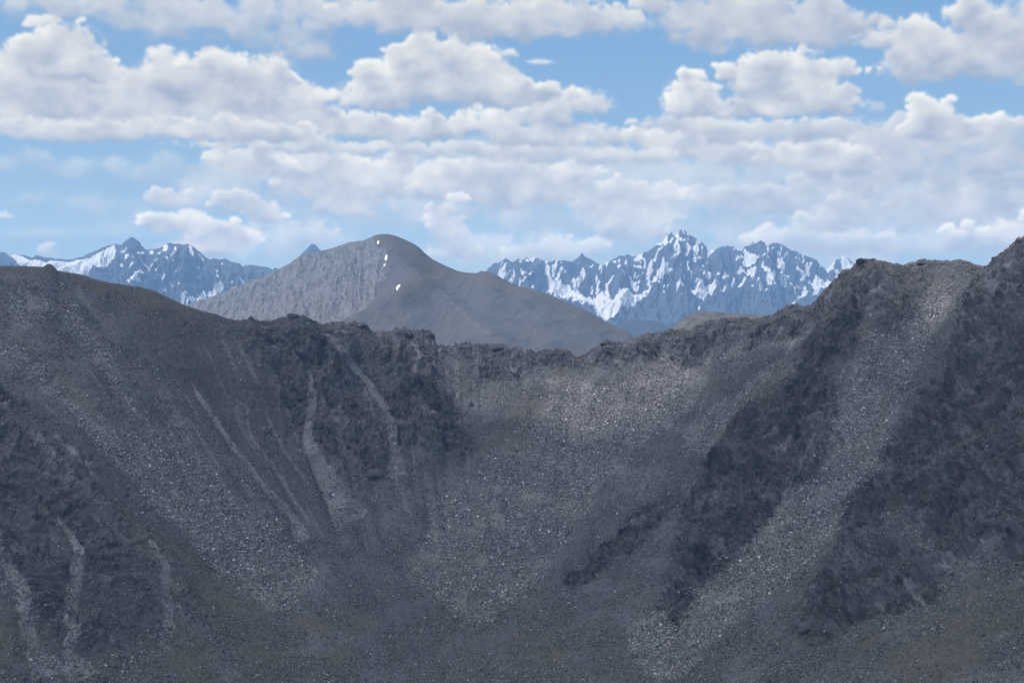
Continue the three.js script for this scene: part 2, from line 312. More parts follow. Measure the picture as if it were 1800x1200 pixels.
// ---------------------------------------------------------------- the cirque: headwall, side walls, talus bowl
const crestLine = [[-700, 420], [-400, 440], [-200, 458], [-60, 464], [0, 467], [30, 467], [60, 468], [75, 469], [83, 463], [92, 466], [100, 475], [130, 480], [150, 484], [170, 492], [200, 498], [240, 503], [270, 510], [290, 520], [310, 530], [330, 538], [350, 545], [380, 552], [400, 560], [420, 563], [432, 560], [440, 555], [448, 562], [470, 565], [490, 558], [510, 551], [522, 551], [535, 555], [550, 562], [565, 570], [580, 566], [600, 566], [615, 565], [630, 565], [640, 567], [650, 578], [660, 583], [675, 580], [685, 582], [695, 577], [710, 575], [725, 577], [735, 581], [745, 579], [757, 582], [765, 595], [768, 607], [785, 608], [795, 605], [808, 601], [820, 602], [830, 607], [850, 604], [870, 604], [880, 605], [892, 608], [900, 610], [915, 608], [925, 610], [935, 617], [950, 615], [965, 613], [985, 611], [1000, 616], [1010, 623], [1020, 625], [1030, 620], [1045, 610], [1060, 600], [1070, 598], [1090, 602], [1105, 600], [1120, 592], [1140, 585], [1160, 582], [1180, 578], [1200, 578], [1230, 570], [1250, 563], [1270, 560], [1290, 557], [1310, 558], [1330, 560], [1340, 556], [1355, 555], [1370, 545], [1385, 537], [1400, 533], [1410, 536], [1425, 537], [1430, 530], [1440, 520], [1450, 508], [1460, 495], [1475, 485], [1480, 477], [1495, 472], [1505, 460], [1515, 455], [1530, 454], [1550, 457], [1570, 463], [1590, 465], [1597, 461], [1610, 458], [1620, 455], [1640, 456], [1670, 458], [1690, 457], [1700, 458], [1715, 464], [1730, 467], [1740, 466], [1746, 457], [1760, 443], [1775, 432], [1790, 420], [1800, 416], [1830, 404], [1900, 392], [2100, 380], [2500, 360]];
const cirque = flank({
  crest: crestLine, smoothness: 90, jag: table([[-700, 0.6], [400, 0.9], [430, 3.2], [600, 3], [700, 4.8], [1010, 5.2], [1100, 3.8], [1440, 4.4], [1560, 2.6], [1740, 2.4], [1760, 5], [2500, 5]]), curve: 0.55, footPy: 1200,
  Zc: [[-700, 1080], [0, 1300], [300, 1360], [500, 1410], [800, 1490], [1000, 1500], [1250, 1430], [1500, 1310], [1700, 1210], [1800, 1160], [2500, 960]],
  Zb: [[-700, 600], [0, 740], [250, 820], [500, 905], [750, 950], [950, 950], [1200, 900], [1500, 800], [1800, 710], [2500, 560]],
});
const plan = new PlanMap(-1300, 1300, 520, 1560, 1);
const P2 = (pts) => pts.map(([x, y]) => cirque.at(x, y));
const stroke = (g, pts, v) => g.fill(P2(strokeOutline(pts)), v);
const area = (g, pts, v) => g.fill(P2(pts), v);
// bare rock
const rockAreas = (g) => {
  area(g, [[395, 560], [440, 556], [520, 556], [600, 570], [650, 582], [700, 580], [762, 590], [775, 640], [800, 690], [825, 740], [832, 800], [812, 826], [790, 820], [768, 792], [740, 800], [728, 786], [700, 806], [690, 832], [660, 842], [640, 858], [612, 842], [590, 806], [566, 780], [548, 720], [520, 690], [470, 640], [430, 610]], 0.62);
  stroke(g, [[590, 850, 18], [560, 800, 24], [535, 740, 22], [500, 670, 22], [460, 610, 20]], 0.55);
  stroke(g, [[770, 614, 10], [840, 612, 14], [900, 620, 16], [960, 626, 14], [1000, 624, 10]]);
  stroke(g, [[820, 640, 10], [870, 655, 14], [930, 660, 12]], 0.8);
  area(g, [[1015, 626], [1060, 600], [1110, 602], [1180, 580], [1270, 562], [1350, 556], [1400, 536], [1430, 540], [1440, 560], [1380, 600], [1300, 620], [1200, 640], [1100, 650], [1050, 660], [1010, 655]]);
  area(g, [[1430, 535], [1480, 480], [1515, 456], [1600, 462], [1640, 458], [1650, 490], [1620, 560], [1560, 600], [1500, 640], [1440, 660], [1400, 660], [1420, 600]], 0.85);
  area(g, [[1300, 720], [1400, 650], [1460, 660], [1482, 720], [1462, 790], [1432, 850], [1400, 880], [1362, 905], [1325, 950], [1250, 1040], [1190, 1098], [1166, 1080], [1185, 1000], [1200, 900], [1235, 820]]);
  stroke(g, [[1185, 870, 14], [1110, 945, 24], [1050, 1000, 20], [1005, 1032, 12]]);
  area(g, [[1735, 470], [1800, 418], [2100, 390], [2500, 380], [2500, 1000], [1900, 1010], [1800, 990], [1770, 965], [1740, 985], [1690, 975], [1650, 1000], [1655, 1055], [1620, 1075], [1560, 1070], [1520, 1100], [1430, 1155], [1402, 1110], [1450, 1010], [1475, 950], [1500, 880], [1545, 820], [1590, 745], [1650, 665], [1690, 600], [1705, 520]]);
  area(g, [[-200, 640], [0, 650], [60, 720], [130, 800], [200, 860], [270, 930], [300, 990], [285, 1090], [230, 1150], [150, 1165], [60, 1130], [0, 1010], [-200, 960]], 0.5);
  stroke(g, [[400, 640, 8], [440, 720, 10], [470, 800, 8]], 0.7);
  const along = (a, b, v) => stroke(g, crestLine.filter(([px]) => px >= a && px <= b).map(([px, py]) => [px, py - 4, 20]), v);
  along(405, 760, 0.7); along(760, 1020, 1); along(1020, 1440, 1); along(1440, 1640, 0.9); along(1740, 2500, 1);
  stroke(g, [[650, 640, 6], [690, 700, 10]], 1);
  stroke(g, [[420, 590, 8], [380, 575, 6], [330, 556, 5]], 0.5);
  // narrow chutes that cut the rock
  for (const p of [[[1665, 990, 10], [1610, 945, 9], [1580, 885, 7], [1605, 820, 5], [1640, 770, 4]], [[1560, 1085, 10], [1535, 1015, 8], [1560, 945, 6], [1600, 880, 4]], [[1790, 760, 12], [1730, 770, 10], [1690, 800, 8], [1650, 870, 6]], [[1770, 560, 6], [1735, 640, 8], [1690, 720, 8], [1650, 760, 5]], [[1378, 892, 8], [1402, 832, 7], [1440, 762, 5]], [[1255, 920, 8], [1296, 842, 7], [1340, 772, 5]], [[1545, 500, 8], [1535, 560, 12], [1520, 640, 16]], [[650, 585, 7], [655, 640, 8], [692, 690, 9]], [[1200, 600, 6], [1150, 640, 8]], [[1330, 575, 6], [1290, 620, 8]]]) stroke(g, p, 0);
};
// loose pale gravel in the gullies
const gullies = [
  [[566, 592, 3], [600, 622, 4], [640, 662, 5], [668, 705, 5], [685, 742, 5], [690, 792, 6], [700, 836, 14]],
  [[545, 655, 2], [547, 720, 4], [540, 770, 6], [560, 818, 8], [592, 866, 16], [620, 910, 26]],
  [[722, 600, 2], [735, 630, 4], [728, 660, 6]],
  [[772, 622, 2], [802, 684, 4], [822, 742, 4]], [[640, 680, 2], [655, 740, 4], [672, 775, 3]],
  [[390, 690, 1.5], [432, 724, 3], [440, 768, 3], [500, 838, 3], [546, 912, 4]], [[340, 690, 2], [395, 766, 3.5], [450, 832, 4], [516, 902, 5], [532, 945, 14]],
  [[465, 722, 2], [476, 758, 5], [515, 812, 3], [560, 868, 2]],
  [[-60, 880, 6], [0, 990, 6], [30, 1060, 8], [55, 1140, 10], [78, 1196, 34]], [[84, 896, 3], [126, 958, 5], [137, 1000, 9], [122, 1080, 9], [118, 1150, 7], [140, 1198, 28]], [[166, 926, 2], [142, 978, 4]],
  [[262, 952, 2], [286, 992, 4], [296, 1045, 7], [300, 1098, 7], [286, 1140, 11]], [[262, 1140, 4], [200, 1196, 5]],
  [[60, 745, 3], [120, 800, 5], [170, 850, 3]], [[1730, 1005, 4], [1662, 985, 6], [1600, 960, 3]], [[1640, 1080, 6], [1600, 1040, 6], [1580, 1000, 3]],
  [[240, 590, 1.5], [300, 680, 2.2], [362, 772, 1.5]], [[150, 560, 1.5], [230, 690, 2], [300, 800, 2.5], [372, 902, 2]], [[330, 560, 1], [372, 642, 2], [412, 732, 1.5]], [[402, 604, 1], [444, 706, 1.6]], [[60, 650, 1.5], [150, 752, 2.5], [250, 862, 2], [340, 950, 2.5]], [[0, 720, 2], [90, 800, 3], [180, 890, 2]],
  [[1415, 880, 3], [1370, 900, 3]], [[1440, 765, 2], [1382, 890, 3]],
];
const screeBands = [
  [[-60, 565, 8], [0, 612, 14], [120, 706, 16], [200, 790, 22], [300, 880, 34], [400, 960, 40], [520, 1040, 60]],
  [[120, 540, 20], [190, 640, 20], [235, 740, 16], [300, 820, 22], [370, 880, 30], [470, 960, 50]],
  [[60, 520, 30], [20, 560, 30]], [[270, 700, 6], [330, 790, 10], [400, 860, 8]],
  [[1668, 480, 16], [1630, 570, 26], [1580, 650, 36], [1540, 730, 44], [1485, 830, 48], [1420, 930, 54], [1320, 1010, 46], [1220, 1085, 40], [1120, 1160, 60]],
  [[1540, 560, 14], [1530, 640, 20], [1510, 700, 20]],
  [[1230, 650, 40], [1120, 720, 50], [1040, 780, 60], [940, 840, 60], [840, 900, 70]], [[960, 660, 20], [1010, 740, 70], [960, 840, 100], [860, 950, 110], [780, 1050, 90]], [[1400, 640, 16], [1300, 700, 24], [1200, 790, 24]],
];
const turfAreas = [
  [[0, 578, 10], [90, 668, 12], [150, 716, 10], [215, 790, 8]], [[190, 880, 10], [260, 950, 24], [340, 1010, 34], [430, 1090, 44], [500, 1170, 50]], [[380, 1150, 80], [300, 1200, 60]],
  [[440, 1040, 8], [340, 960, 8], [240, 870, 6]], [[520, 1085, 16], [590, 1088, 24], [650, 1108, 14]], [[560, 1150, 34], [600, 1190, 40]], [[905, 1130, 26], [960, 1140, 34], [1010, 1150, 20]],
  [[0, 474, 6], [150, 492, 8], [250, 520, 16], [330, 560, 14], [400, 590, 10]], [[1000, 640, 14], [960, 690, 24], [915, 760, 30], [850, 790, 14]], [[860, 945, 10], [835, 990, 12]],
  [[650, 590, 10], [655, 640, 10], [690, 690, 12]], [[1400, 640, 14], [1340, 700, 20], [1260, 760, 16]], [[1690, 540, 10], [1640, 620, 14], [1590, 690, 12], [1520, 790, 14], [1480, 840, 16]],
  [[1570, 480, 20], [1680, 490, 20]], [[1560, 1190, 60], [1680, 1120, 60], [1740, 1030, 34], [1790, 1080, 60], [1950, 1100, 120]], [[1480, 1150, 20], [1560, 1120, 20]], [[0, 1060, 30], [20, 1130, 30], [10, 1190, 40]],
  [[780, 640, 6], [800, 665, 6], [835, 690, 6]], [[1810, 735, 12], [1740, 760, 9], [1690, 800, 6]], [[1790, 830, 10], [1700, 860, 10], [1650, 880, 6]], [[1680, 880, 8], [1610, 905, 10], [1560, 960, 8]], [[1770, 600, 8], [1730, 660, 8], [1690, 720, 6]], [[1600, 500, 12], [1560, 560, 12], [1500, 600, 10]], [[1300, 660, 14], [1200, 700, 14]],
];
plan.layer('rock', rockAreas, 8);
plan.layer('bulk', rockAreas, 16);
plan.layer('gravel', (g) => gullies.forEach((p) => { const wide = Math.max(...p.map((v) => v[2])) >= 7; stroke(g, p.map(([x, y, w]) => [x, y, wide ? w * 1.15 : w * 0.8 + 0.3]), wide ? 1 : 0.36); }), 0.8);
plan.layer('gully', (g) => gullies.forEach((p) => stroke(g, p.map(([x, y, w]) => [x, y, w + 3]))), 4);
plan.layer('scree', (g) => screeBands.forEach((p) => stroke(g, p)), 8);
plan.layer('soil', (g) => {
  area(g, [[230, 520], [330, 556], [420, 610], [480, 660], [530, 720], [575, 800], [600, 870], [570, 930], [520, 905], [440, 840], [350, 750], [280, 660]]);
  area(g, [[0, 690], [70, 720], [150, 770], [260, 880], [380, 980], [350, 1010], [220, 920], [100, 800], [0, 730]]);
  area(g, [[-60, 720], [0, 760], [120, 850], [240, 960], [290, 1060], [260, 1150], [120, 1190], [0, 1150], [-60, 1000]]);
  area(g, [[560, 960], [700, 930], [860, 1000], [960, 1080], [900, 1200], [640, 1160], [560, 1060]], 0.5);
}, 14);
plan.layer('turf', (g) => turfAreas.forEach((p) => stroke(g, p)), 5);
console.log('plan', (performance.now()/1000).toFixed(1));

const cirqueMesh = (() => {
  const ts = [];
  for (let px = -700; px < -30; px += 14) ts.push(sight(px, 700)[0]);
  for (let px = -30; px <= 1830; px += 1.62) ts.push(sight(px, 700)[0]);
  for (let px = 1844; px <= 2500; px += 14) ts.push(sight(px, 700)[0]);
  const front = 640, back = 26, near = 46, rows = back + front + near, cols = ts.length;
  const P = new Float32Array(cols * rows * 3), C = new Float32Array(cols * rows * 3), K = new Float32Array(cols * rows * 3);
  const crestTop = [], turfC = [0.082, 0.077, 0.060], rockC = [0.068, 0.066, 0.076], screeC = [0.110, 0.108, 0.122], gravelC = [0.185, 0.181, 0.193], paleC = [0.196, 0.192, 0.200];
  ts.forEach((t, i) => {
    const c = cirque.column(t), sBottom = sight(900, 1215)[1];
    for (let j = 0; j < rows; j++) {
      const k = (j * cols + i) * 3;
      let Z, h, q;
      if (j < back) { const d = Math.pow((back - j) / back, 1.6) * 900; Z = c.Zc + d; h = c.Hc + c.detail * Math.exp(-d / 60) - d * 0.52; q = 0; }
      else if (j < back + front) {
        const f = (j - back) / (front - 1), s = mix(c.scs, sBottom, f * 0.97 + 0.03 * f * f);
        q = f === 0 ? 0 : Math.max(0, cirque.solve(c, s)); Z = mix(c.Zc, c.Zb, q); h = cirque.height(c, q);
      } else {
        const f = (j - back - front + 1) / near, Ze = mix(c.Zc, c.Zb, 1), he = cirque.height(c, 1.0);
        q = 1; Z = mix(Ze * 0.985, 2, Math.pow(f, 0.85));
        h = Z > 430 ? mix(he, -345, Math.sin((Ze - Z) / (Ze - 430) * Math.PI / 2)) : mix(-3, -345, Math.pow(Z / 430, 0.97));
      }
      let x = t * Z, y = h, z = -Z;
      const visible = j >= back && j < back + front + 12;
      // warp the plan lookups so that outlines wander as ground does
      const wx = fbm(x * 0.02, Z * 0.02, 3, 5, 0.6) * 20 + noise(x * 0.21, Z * 0.21, 8) * 2.2, wz = fbm(x * 0.02, Z * 0.02, 33, 5, 0.6) * 20 + noise(x * 0.21, Z * 0.21, 38) * 2.2;
      const rockRaw = plan.get('rock', x + wx, Z + wz), bulk = plan.get('bulk', x, Z), gravel = plan.get('gravel', x + wx * 0.16, Z + wz * 0.16), gully = plan.get('gully', x + wx * 0.16, Z + wz * 0.16), scree = plan.get('scree', x + wx, Z + wz), turfRaw = plan.get('turf', x + wx * 1.4, Z + wz * 1.4);
      const streak0 = fbm(Math.atan2(x + 20, Z - 870) * 60, Math.hypot(x + 20, Z - 870) * 0.012, 44, 3);
      const patch = fbm(x * 0.018, y * 0.018, Z * 0.018, 4);
      // gullies run down towards the floor of the bowl
      const bx = x + 20, bz = Z - 870, ang = Math.atan2(bx, bz), dist = Math.hypot(bx, bz), fade = sstep(140, 430, dist) * sstep(0, 0.06, q);
      const chutes = fbm(ang * 16 + patch, dist * 0.007, 71, 4), knob = fbm(x * 0.045, y * 0.045, Z * 0.045, 4, 0.6), ragged = fbm(x * 0.16, y * 0.16, Z * 0.16, 3, 0.65);
      const grav = sstep(0.12, 0.42, gravel + ragged * 0.16) * (0.72 + 0.28 * sstep(-0.25, 0.2, knob + patch));
      const rock = sstep(0.32, 0.70, rockRaw + patch * 0.5 + chutes * 0.5 + knob * 0.35 + ragged * 0.3 + sstep(0.24, 0.5, knob) * sstep(0.75, 0.2, q) * 0.5) * (1 - grav);
      const runs = fbm(ang * 9, dist * 0.0035, 4, 3), fine = fbm(ang * 34, dist * 0.008, 14, 3), rills = fbm(ang * 90, dist * 0.02, 24, 2);
      let d = fade * (runs * 16 + fine * 5 * (0.4 + rock) + rills * 0.4);
      d += bulk * (8 + (ridged(ang * 6.5 + patch * 0.8, dist * 0.0045, 52, 4, 0.55) - 0.45) * 38 * sstep(40, 250, dist)) * sstep(0, 0.07, q);
      d += fbm(x * 0.006, y * 0.006, Z * 0.006, 3) * 12 * sstep(0, 0.12, q);
      let blockTone = 0;
      // push along the outward direction of the wall, up and towards the bowl: first the large forms, then the broken rock on them
      const ol = 1 / Math.hypot(bx, bz, 1), ox = -bx * ol * 0.5, oz = bz * ol * 0.5, crestHold = j >= back ? sstep(-0.01, 0.05, q) : 0.3, lift = 0.85 * (j >= back ? 0.12 + 0.88 * sstep(0, 0.05, q) : 0.5);
      const push = (v) => { x += ox * v * crestHold; z += oz * v * crestHold; y += v * lift; };
      if (visible) d -= gully * 2.2;
      push(j < back ? d * 0.6 : d); d = 0;
      const Zd = -z;
      if (visible) {
        const c1 = ridged(x * 0.024, y * 0.016, Zd * 0.024, 5, 0.55) - 0.45;
        push(rock * (1 - gully * 0.8) * c1 * 11 * (0.18 + 0.82 * sstep(0, 0.05, q)));
        const c2 = ridged(x * 0.062, y * 0.062, -z * 0.062, 4, 0.6) - 0.45;
        const topFade = 0.18 + 0.82 * sstep(0, 0.05, q), Zf = -z;
        const steps = ridged(x * 0.012 + y * 0.008, y * 0.075 + x * 0.02, Zf * 0.012, 3, 0.5) - 0.45;
        if (rock > 0.02) {
          const wob = c2 * 0.5, f1 = facets(x * 0.085 + wob, y * 0.07 + wob, Zf * 0.085), t1 = facet.tone, f2 = facets(x * 0.22 + wob, y * 0.18, Zf * 0.22 + wob), t2 = facet.tone;
          blockTone = t1 * 0.7 + t2 * 0.75;
          d += rock * (1 - gully * 0.8) * (c2 * 3.2 + f1 * 3.2 + f2 * 1.9 + steps * 3) * (0.4 + 0.6 * topFade);
        }
        d += (1 - rock) * (fbm(x * 0.05, y * 0.05, Zf * 0.05, 3) * 1.6 + billow(x * 0.24, y * 0.24, Zf * 0.24, 3, 0.65) * (0.6 + scree * 0.8) * (1 - sstep(0.3, 0.8, turfRaw) * 0.6));
      }
      push(j < back ? d * 0.6 : d);
      const Zn = -z;
      P[k] = x; P[k + 1] = y; P[k + 2] = z;
      // what the ground is made of
      const soil = sstep(0.25, 0.8, plan.get('soil', x + wx, Z + wz) + patch * 0.3 + streak0 * 0.4) * (1 - rock) * (1 - grav);
      const turf = sstep(0.3, 0.85, turfRaw * (0.85 + patch * 1.2 + ragged * 1.1)) * (1 - sstep(0.3, 0.7, gravel)) * (1 - rock * 0.6);
      const lichen = sstep(0.15, 0.6, fbm(x * 0.012 + 40, y * 0.012, Zn * 0.012, 3)), speck = noise(x * 0.4, y * 0.4, Zn * 0.4) * 0.6 + noise(x * 0.9, y * 0.9, Zn * 0.9) * 0.6;
      const streak = streak0, pale = sstep(0.2, 0.75, scree + patch * 0.4 + streak * 0.35), trail = sstep(0.12, 0.42, streak + ragged * 0.2) * fade * (1 - rock) * 0.75;
      const ledge = rock * sstep(0.25, 0.55, fbm(x * 0.08, y * 0.2, Zn * 0.08 + 60, 3));
      for (let m = 0; m < 3; m++) {
        let v = mix(screeC[m], paleC[m], Math.max(pale, trail)); const slab = sstep(0.1, 0.45, knob) * 1.0 - sstep(-0.1, -0.4, knob) * 0.35;
        v = mix(v, [0.071, 0.067, 0.078][m], soil * (1 - trail * 0.8)); v = mix(v, rockC[m] * (1 + slab + blockTone + lichen * [0.25, 0.22, 0.1][m]), rock);
        v = mix(v, turfC[m], Math.min(1, turf * 0.8 + ledge * 0.3));
        v = mix(v, gravelC[m], grav);
        C[k + m] = Math.max(0.02, v * (1 + speck * (0.55 + 0.35 * Math.max(pale, rock)) + patch * 0.42));
      }
      K[k] = rock; K[k + 1] = turf; K[k + 2] = Math.max(pale, grav * 0.5); K[k + 1] = Math.max(turf, soil * 0.7, grav * 0.95);
    }
  });
  const g = gridGeometry(cols, rows, P, C);
  const mesh = structure('cirque_mountainside', g.main, ground());
  const surface = (px, py) => {                               // point, normal and distance of the finished ground
    const [t, s] = sight(px, py); let i = 0; while (i < cols - 1 && ts[i] < t) i++;
    const c = cirque.column(t), f = Math.min(1, Math.max(0, (s - c.scs) / (sight(900, 1215)[1] - c.scs))), k = ((back + Math.round(f * (front - 1))) * cols + i) * 3;
    return { p: new THREE.Vector3(P[k], P[k + 1], P[k + 2]), n: new THREE.Vector3(g.normals[k], g.normals[k + 1], g.normals[k + 2]), m: -P[k + 2] / F };
  };
  return { mesh, P, N: g.normals, K, cols, rows, back, front, ts, surface };
})();
console.log('cirque', (performance.now()/1000).toFixed(1));

// loose boulders on the talus: far too many to count
(() => {
  const { P, N, K, cols, back, front, ts } = cirqueMesh, r = rng(5), kinds = [];
  for (let v = 0; v < 4; v++) {
    const g = mergeVertices(new THREE.IcosahedronGeometry(1, 0).deleteAttribute('uv').deleteAttribute('normal'), 1e-3), p = g.attributes.position, rr = rng(50 + v);
    const sq = [0.8 + rr() * 0.5, 0.5 + rr() * 0.3, 0.7 + rr() * 0.5];
    for (let i = 0; i < p.count; i++) { const k = 0.72 + rr() * 0.5; p.setXYZ(i, p.getX(i) * k * sq[0], p.getY(i) * k * sq[1], p.getZ(i) * k * sq[2]); }
    const flat = g.toNonIndexed(); flat.computeVertexNormals(); kinds.push(flat);
  }
  const lists = kinds.map(() => []), first = ts.findIndex((t) => t > sight(-28, 700)[0]), last = ts.findIndex((t) => t > sight(1828, 700)[0]);
  const M = new THREE.Matrix4(), Q = new THREE.Quaternion(), E = new THREE.Euler(), pos = new THREE.Vector3(), sc = new THREE.Vector3();
  for (let n = 0; n < 1350000; n++) {
    const i = first + Math.floor(r() * (last - first)), j = back + 4 + Math.floor(r() * (front - 5)), k = (j * cols + i) * 3;
    const rock = K[k], turf = K[k + 1], pale = K[k + 2], keep = (0.62 + pale * 0.38) * (1 - rock * 0.45) * (1 - turf * 0.75);
    const a = r(), big = r(), tone = r(), kind = Math.floor(r() * kinds.length), u = r(), e1 = r(), e2 = r(), e3 = r(), g1 = r();
    const clump = fbm(P[k] * 0.03, P[k + 1] * 0.03, P[k + 2] * 0.03, 3);
    if (a > keep * (1 + clump * 1.5)) continue;
    const s = (0.36 + 0.34 * Math.pow(big, 2) + (big > 0.975 ? 0.6 * g1 + 0.2 : 0)) * (0.85 + pale * 0.3 + clump * 0.45);
    pos.set(P[k] + (u - 0.5) * 1.2, P[k + 1] + s * 0.15, P[k + 2] + (e1 - 0.5) * 1.2);
    Q.setFromEuler(E.set(e1 * 6, e2 * 6, e3 * 6)); sc.setScalar(Math.max(0.3, s) * 1.15);
    const b = (0.04 + 0.125 * tone + 0.32 * Math.pow(tone, 12)) * (0.9 + pale * 0.5) * (1 - rock * 0.35);
    lists[kind].push([M.compose(pos, Q, sc).toArray(), b * (1.03 + (g1 - 0.5) * 0.1), b, b * (1.07 - (e2 - 0.5) * 0.14)]);
  }
  const group = new THREE.Group(); group.name = 'scree_boulders'; group.userData = { kind: 'stuff', label: 'loose grey boulders strewn over the slopes of the cirque', category: 'boulders' };
  scene.add(group);
  lists.forEach((list, v) => {
    const m = new THREE.InstancedMesh(kinds[v], new THREE.MeshStandardMaterial({ color: 0xffffff, roughness: 0.85 }), list.length), c = new THREE.Color();
    list.forEach(([a, x, y, z], n) => { m.setMatrixAt(n, M.fromArray(a)); m.setColorAt(n, c.setRGB(x, y, z)); });
    m.name = 'boulder_field'; m.userData.kind = 'stuff'; put(m, group);
  });
  console.log('boulders', lists.map((l) => l.length).join(' '));
})();

// crags that stand out of the crest and the walls, each a cluster of jointed blocks
const cragRock = [0.076, 0.068, 0.085].map((v) => new THREE.MeshStandardMaterial({ color: new THREE.Color().setRGB(v, v * 0.95, v * 1.12), roughness: 0.92, flatShading: true }));
function block(w, h, d, r) {
  const g = mergeVertices(new THREE.IcosahedronGeometry(1, 1).deleteAttribute('uv').deleteAttribute('normal'), 1e-3), p = g.attributes.position;
  const cut = Array.from({ length: 9 }, () => [new THREE.Vector3(r() * 2 - 1, r() * 2 - 1, r() * 2 - 1).normalize(), 0.55 + r() * 0.3]), v = new THREE.Vector3();
  for (let i = 0; i < p.count; i++) { v.fromBufferAttribute(p, i); for (const [n, k] of cut) { const e = v.dot(n) - k; if (e > 0) v.addScaledVector(n, -e); } p.setXYZ(i, v.x * w * 1.25, v.y * h * 1.25, v.z * d * 1.25); }
  return g;
}
function crag(number, label, px, py, w, h, seed) {              // width and height in units of the view
  const r = rng(seed), { p, m } = cirqueMesh.surface(px, py), parts = [], W = w * m * 1.35, Ht = h * m * 1.2;
  for (let n = 0; n < 9; n++) {
    const u = (r() * 2 - 1) * 0.8, s = (0.3 + r() * 0.3) * (1 - Math.abs(u) * 0.35), g = block(W * s * (0.6 + r() * 0.4), Ht * (0.5 + r() * 0.5) * (1 - u * u * 0.5), W * s * 0.8, r);
    g.rotateZ((r() - 0.5) * 0.7).rotateY(r() * 6).translate(u * W * 0.7, Ht * (-0.15 + 0.3 * r()) * (1 - u * u), (r() - 0.2) * W * 0.35); parts.push(g);
  }
  const o = new THREE.Mesh(mergeGeometries(parts), cragRock[number % 3]); o.name = number ? 'rock_crag_' + String(number).padStart(3, '0') : 'rock_crag';
  o.position.copy(p).add(new THREE.Vector3(0, -Ht * 0.72, -W * 0.1)); o.userData = { label, category: 'crag' }; put(o);
}
[['lone pointed crag on the crest below the left flank of the grey mountain', 440, 563, 7, 7],
  ['low rounded crag on the crest hump right of the lone pointed crag', 512, 557, 10, 4], ['flat topped crag on the crest under the lowest snow patch', 628, 571, 14, 5], ['broad blocky crag topping the gullied dark headwall', 706, 583, 18, 8],
  ['square shouldered tower where the headwall crest steps down to the saddle', 752, 590, 11, 10], ['first dark crag on the saddle, right of the square tower', 814, 608, 14, 7], ['middle crag of the saddle crest, low and wide', 868, 610, 16, 6],
  ['jagged crag on the saddle just left of its lowest notch', 972, 618, 18, 7], ['dark crag rising right of the lowest notch of the saddle', 1068, 606, 12, 6], ['small crag on the right crest in front of the brown hill', 1290, 563, 12, 4],
  ['pointed crag on the right crest before it steepens', 1346, 560, 9, 5], ['dark crag at the foot of the steep crest step', 1402, 541, 12, 6], ['crag halfway up the steep crest step beside the small snowy peak', 1482, 486, 9, 7],
  ['blunt crag at the top of the steep crest step', 1520, 462, 14, 5], ['low crag left of the notch at the head of the pale chute', 1622, 461, 12, 5], ['dark corner crag where the highest rocks on the right begin', 1752, 460, 10, 10],
  ['dark rounded buttress end at the foot of the headwall, nearest the bowl', 802, 800, 18, 14], ['dark buttress toe between the two widest gullies of the headwall', 655, 835, 18, 10],
  ['slabby crag in the upper part of the rib left of the pale chute', 1440, 690, 20, 16], ['dark crag at the lower tip of the rib left of the pale chute', 1200, 1070, 20, 16], ['slabby crag on the right edge of the pale chute', 1640, 690, 24, 14],
  ['dark crag at the lower end of the right hand rock wall', 1440, 1110, 26, 18]].forEach(([label, px, py, w, h], n) => crag(n, label, px, py, w, h, 300 + n));
// a few pale boulders that stand out from the rest
[['pale boulder in the upper part of the pale scree chute', 1506, 702, 5], ['pale boulder lying low on the right edge of the chute', 1412, 886, 4], ['pale boulder on the bright scree below the saddle', 1082, 690, 3.4], ['pale boulder alone on the talus of the lower left slope', 420, 1004, 3.6], ['pale boulder beside the right hand rock wall', 1642, 760, 5]].forEach(([label, px, py, w], n) => {
  const { p, m } = cirqueMesh.surface(px, py), r = rng(900 + n), o = new THREE.Mesh(block(w * m * 0.6, w * m * 0.45, w * m * 0.55, r), new THREE.MeshStandardMaterial({ color: new THREE.Color().setRGB(0.36, 0.355, 0.36), roughness: 0.8, flatShading: true }));
  o.name = n ? 'boulder_' + String(n).padStart(3, '0') : 'boulder'; o.rotation.set(r(), r() * 6, r()); o.position.copy(p).y += w * m * 0.12; o.userData = { label, category: 'boulder', group: 'pale boulders of the cirque' }; put(o);
});

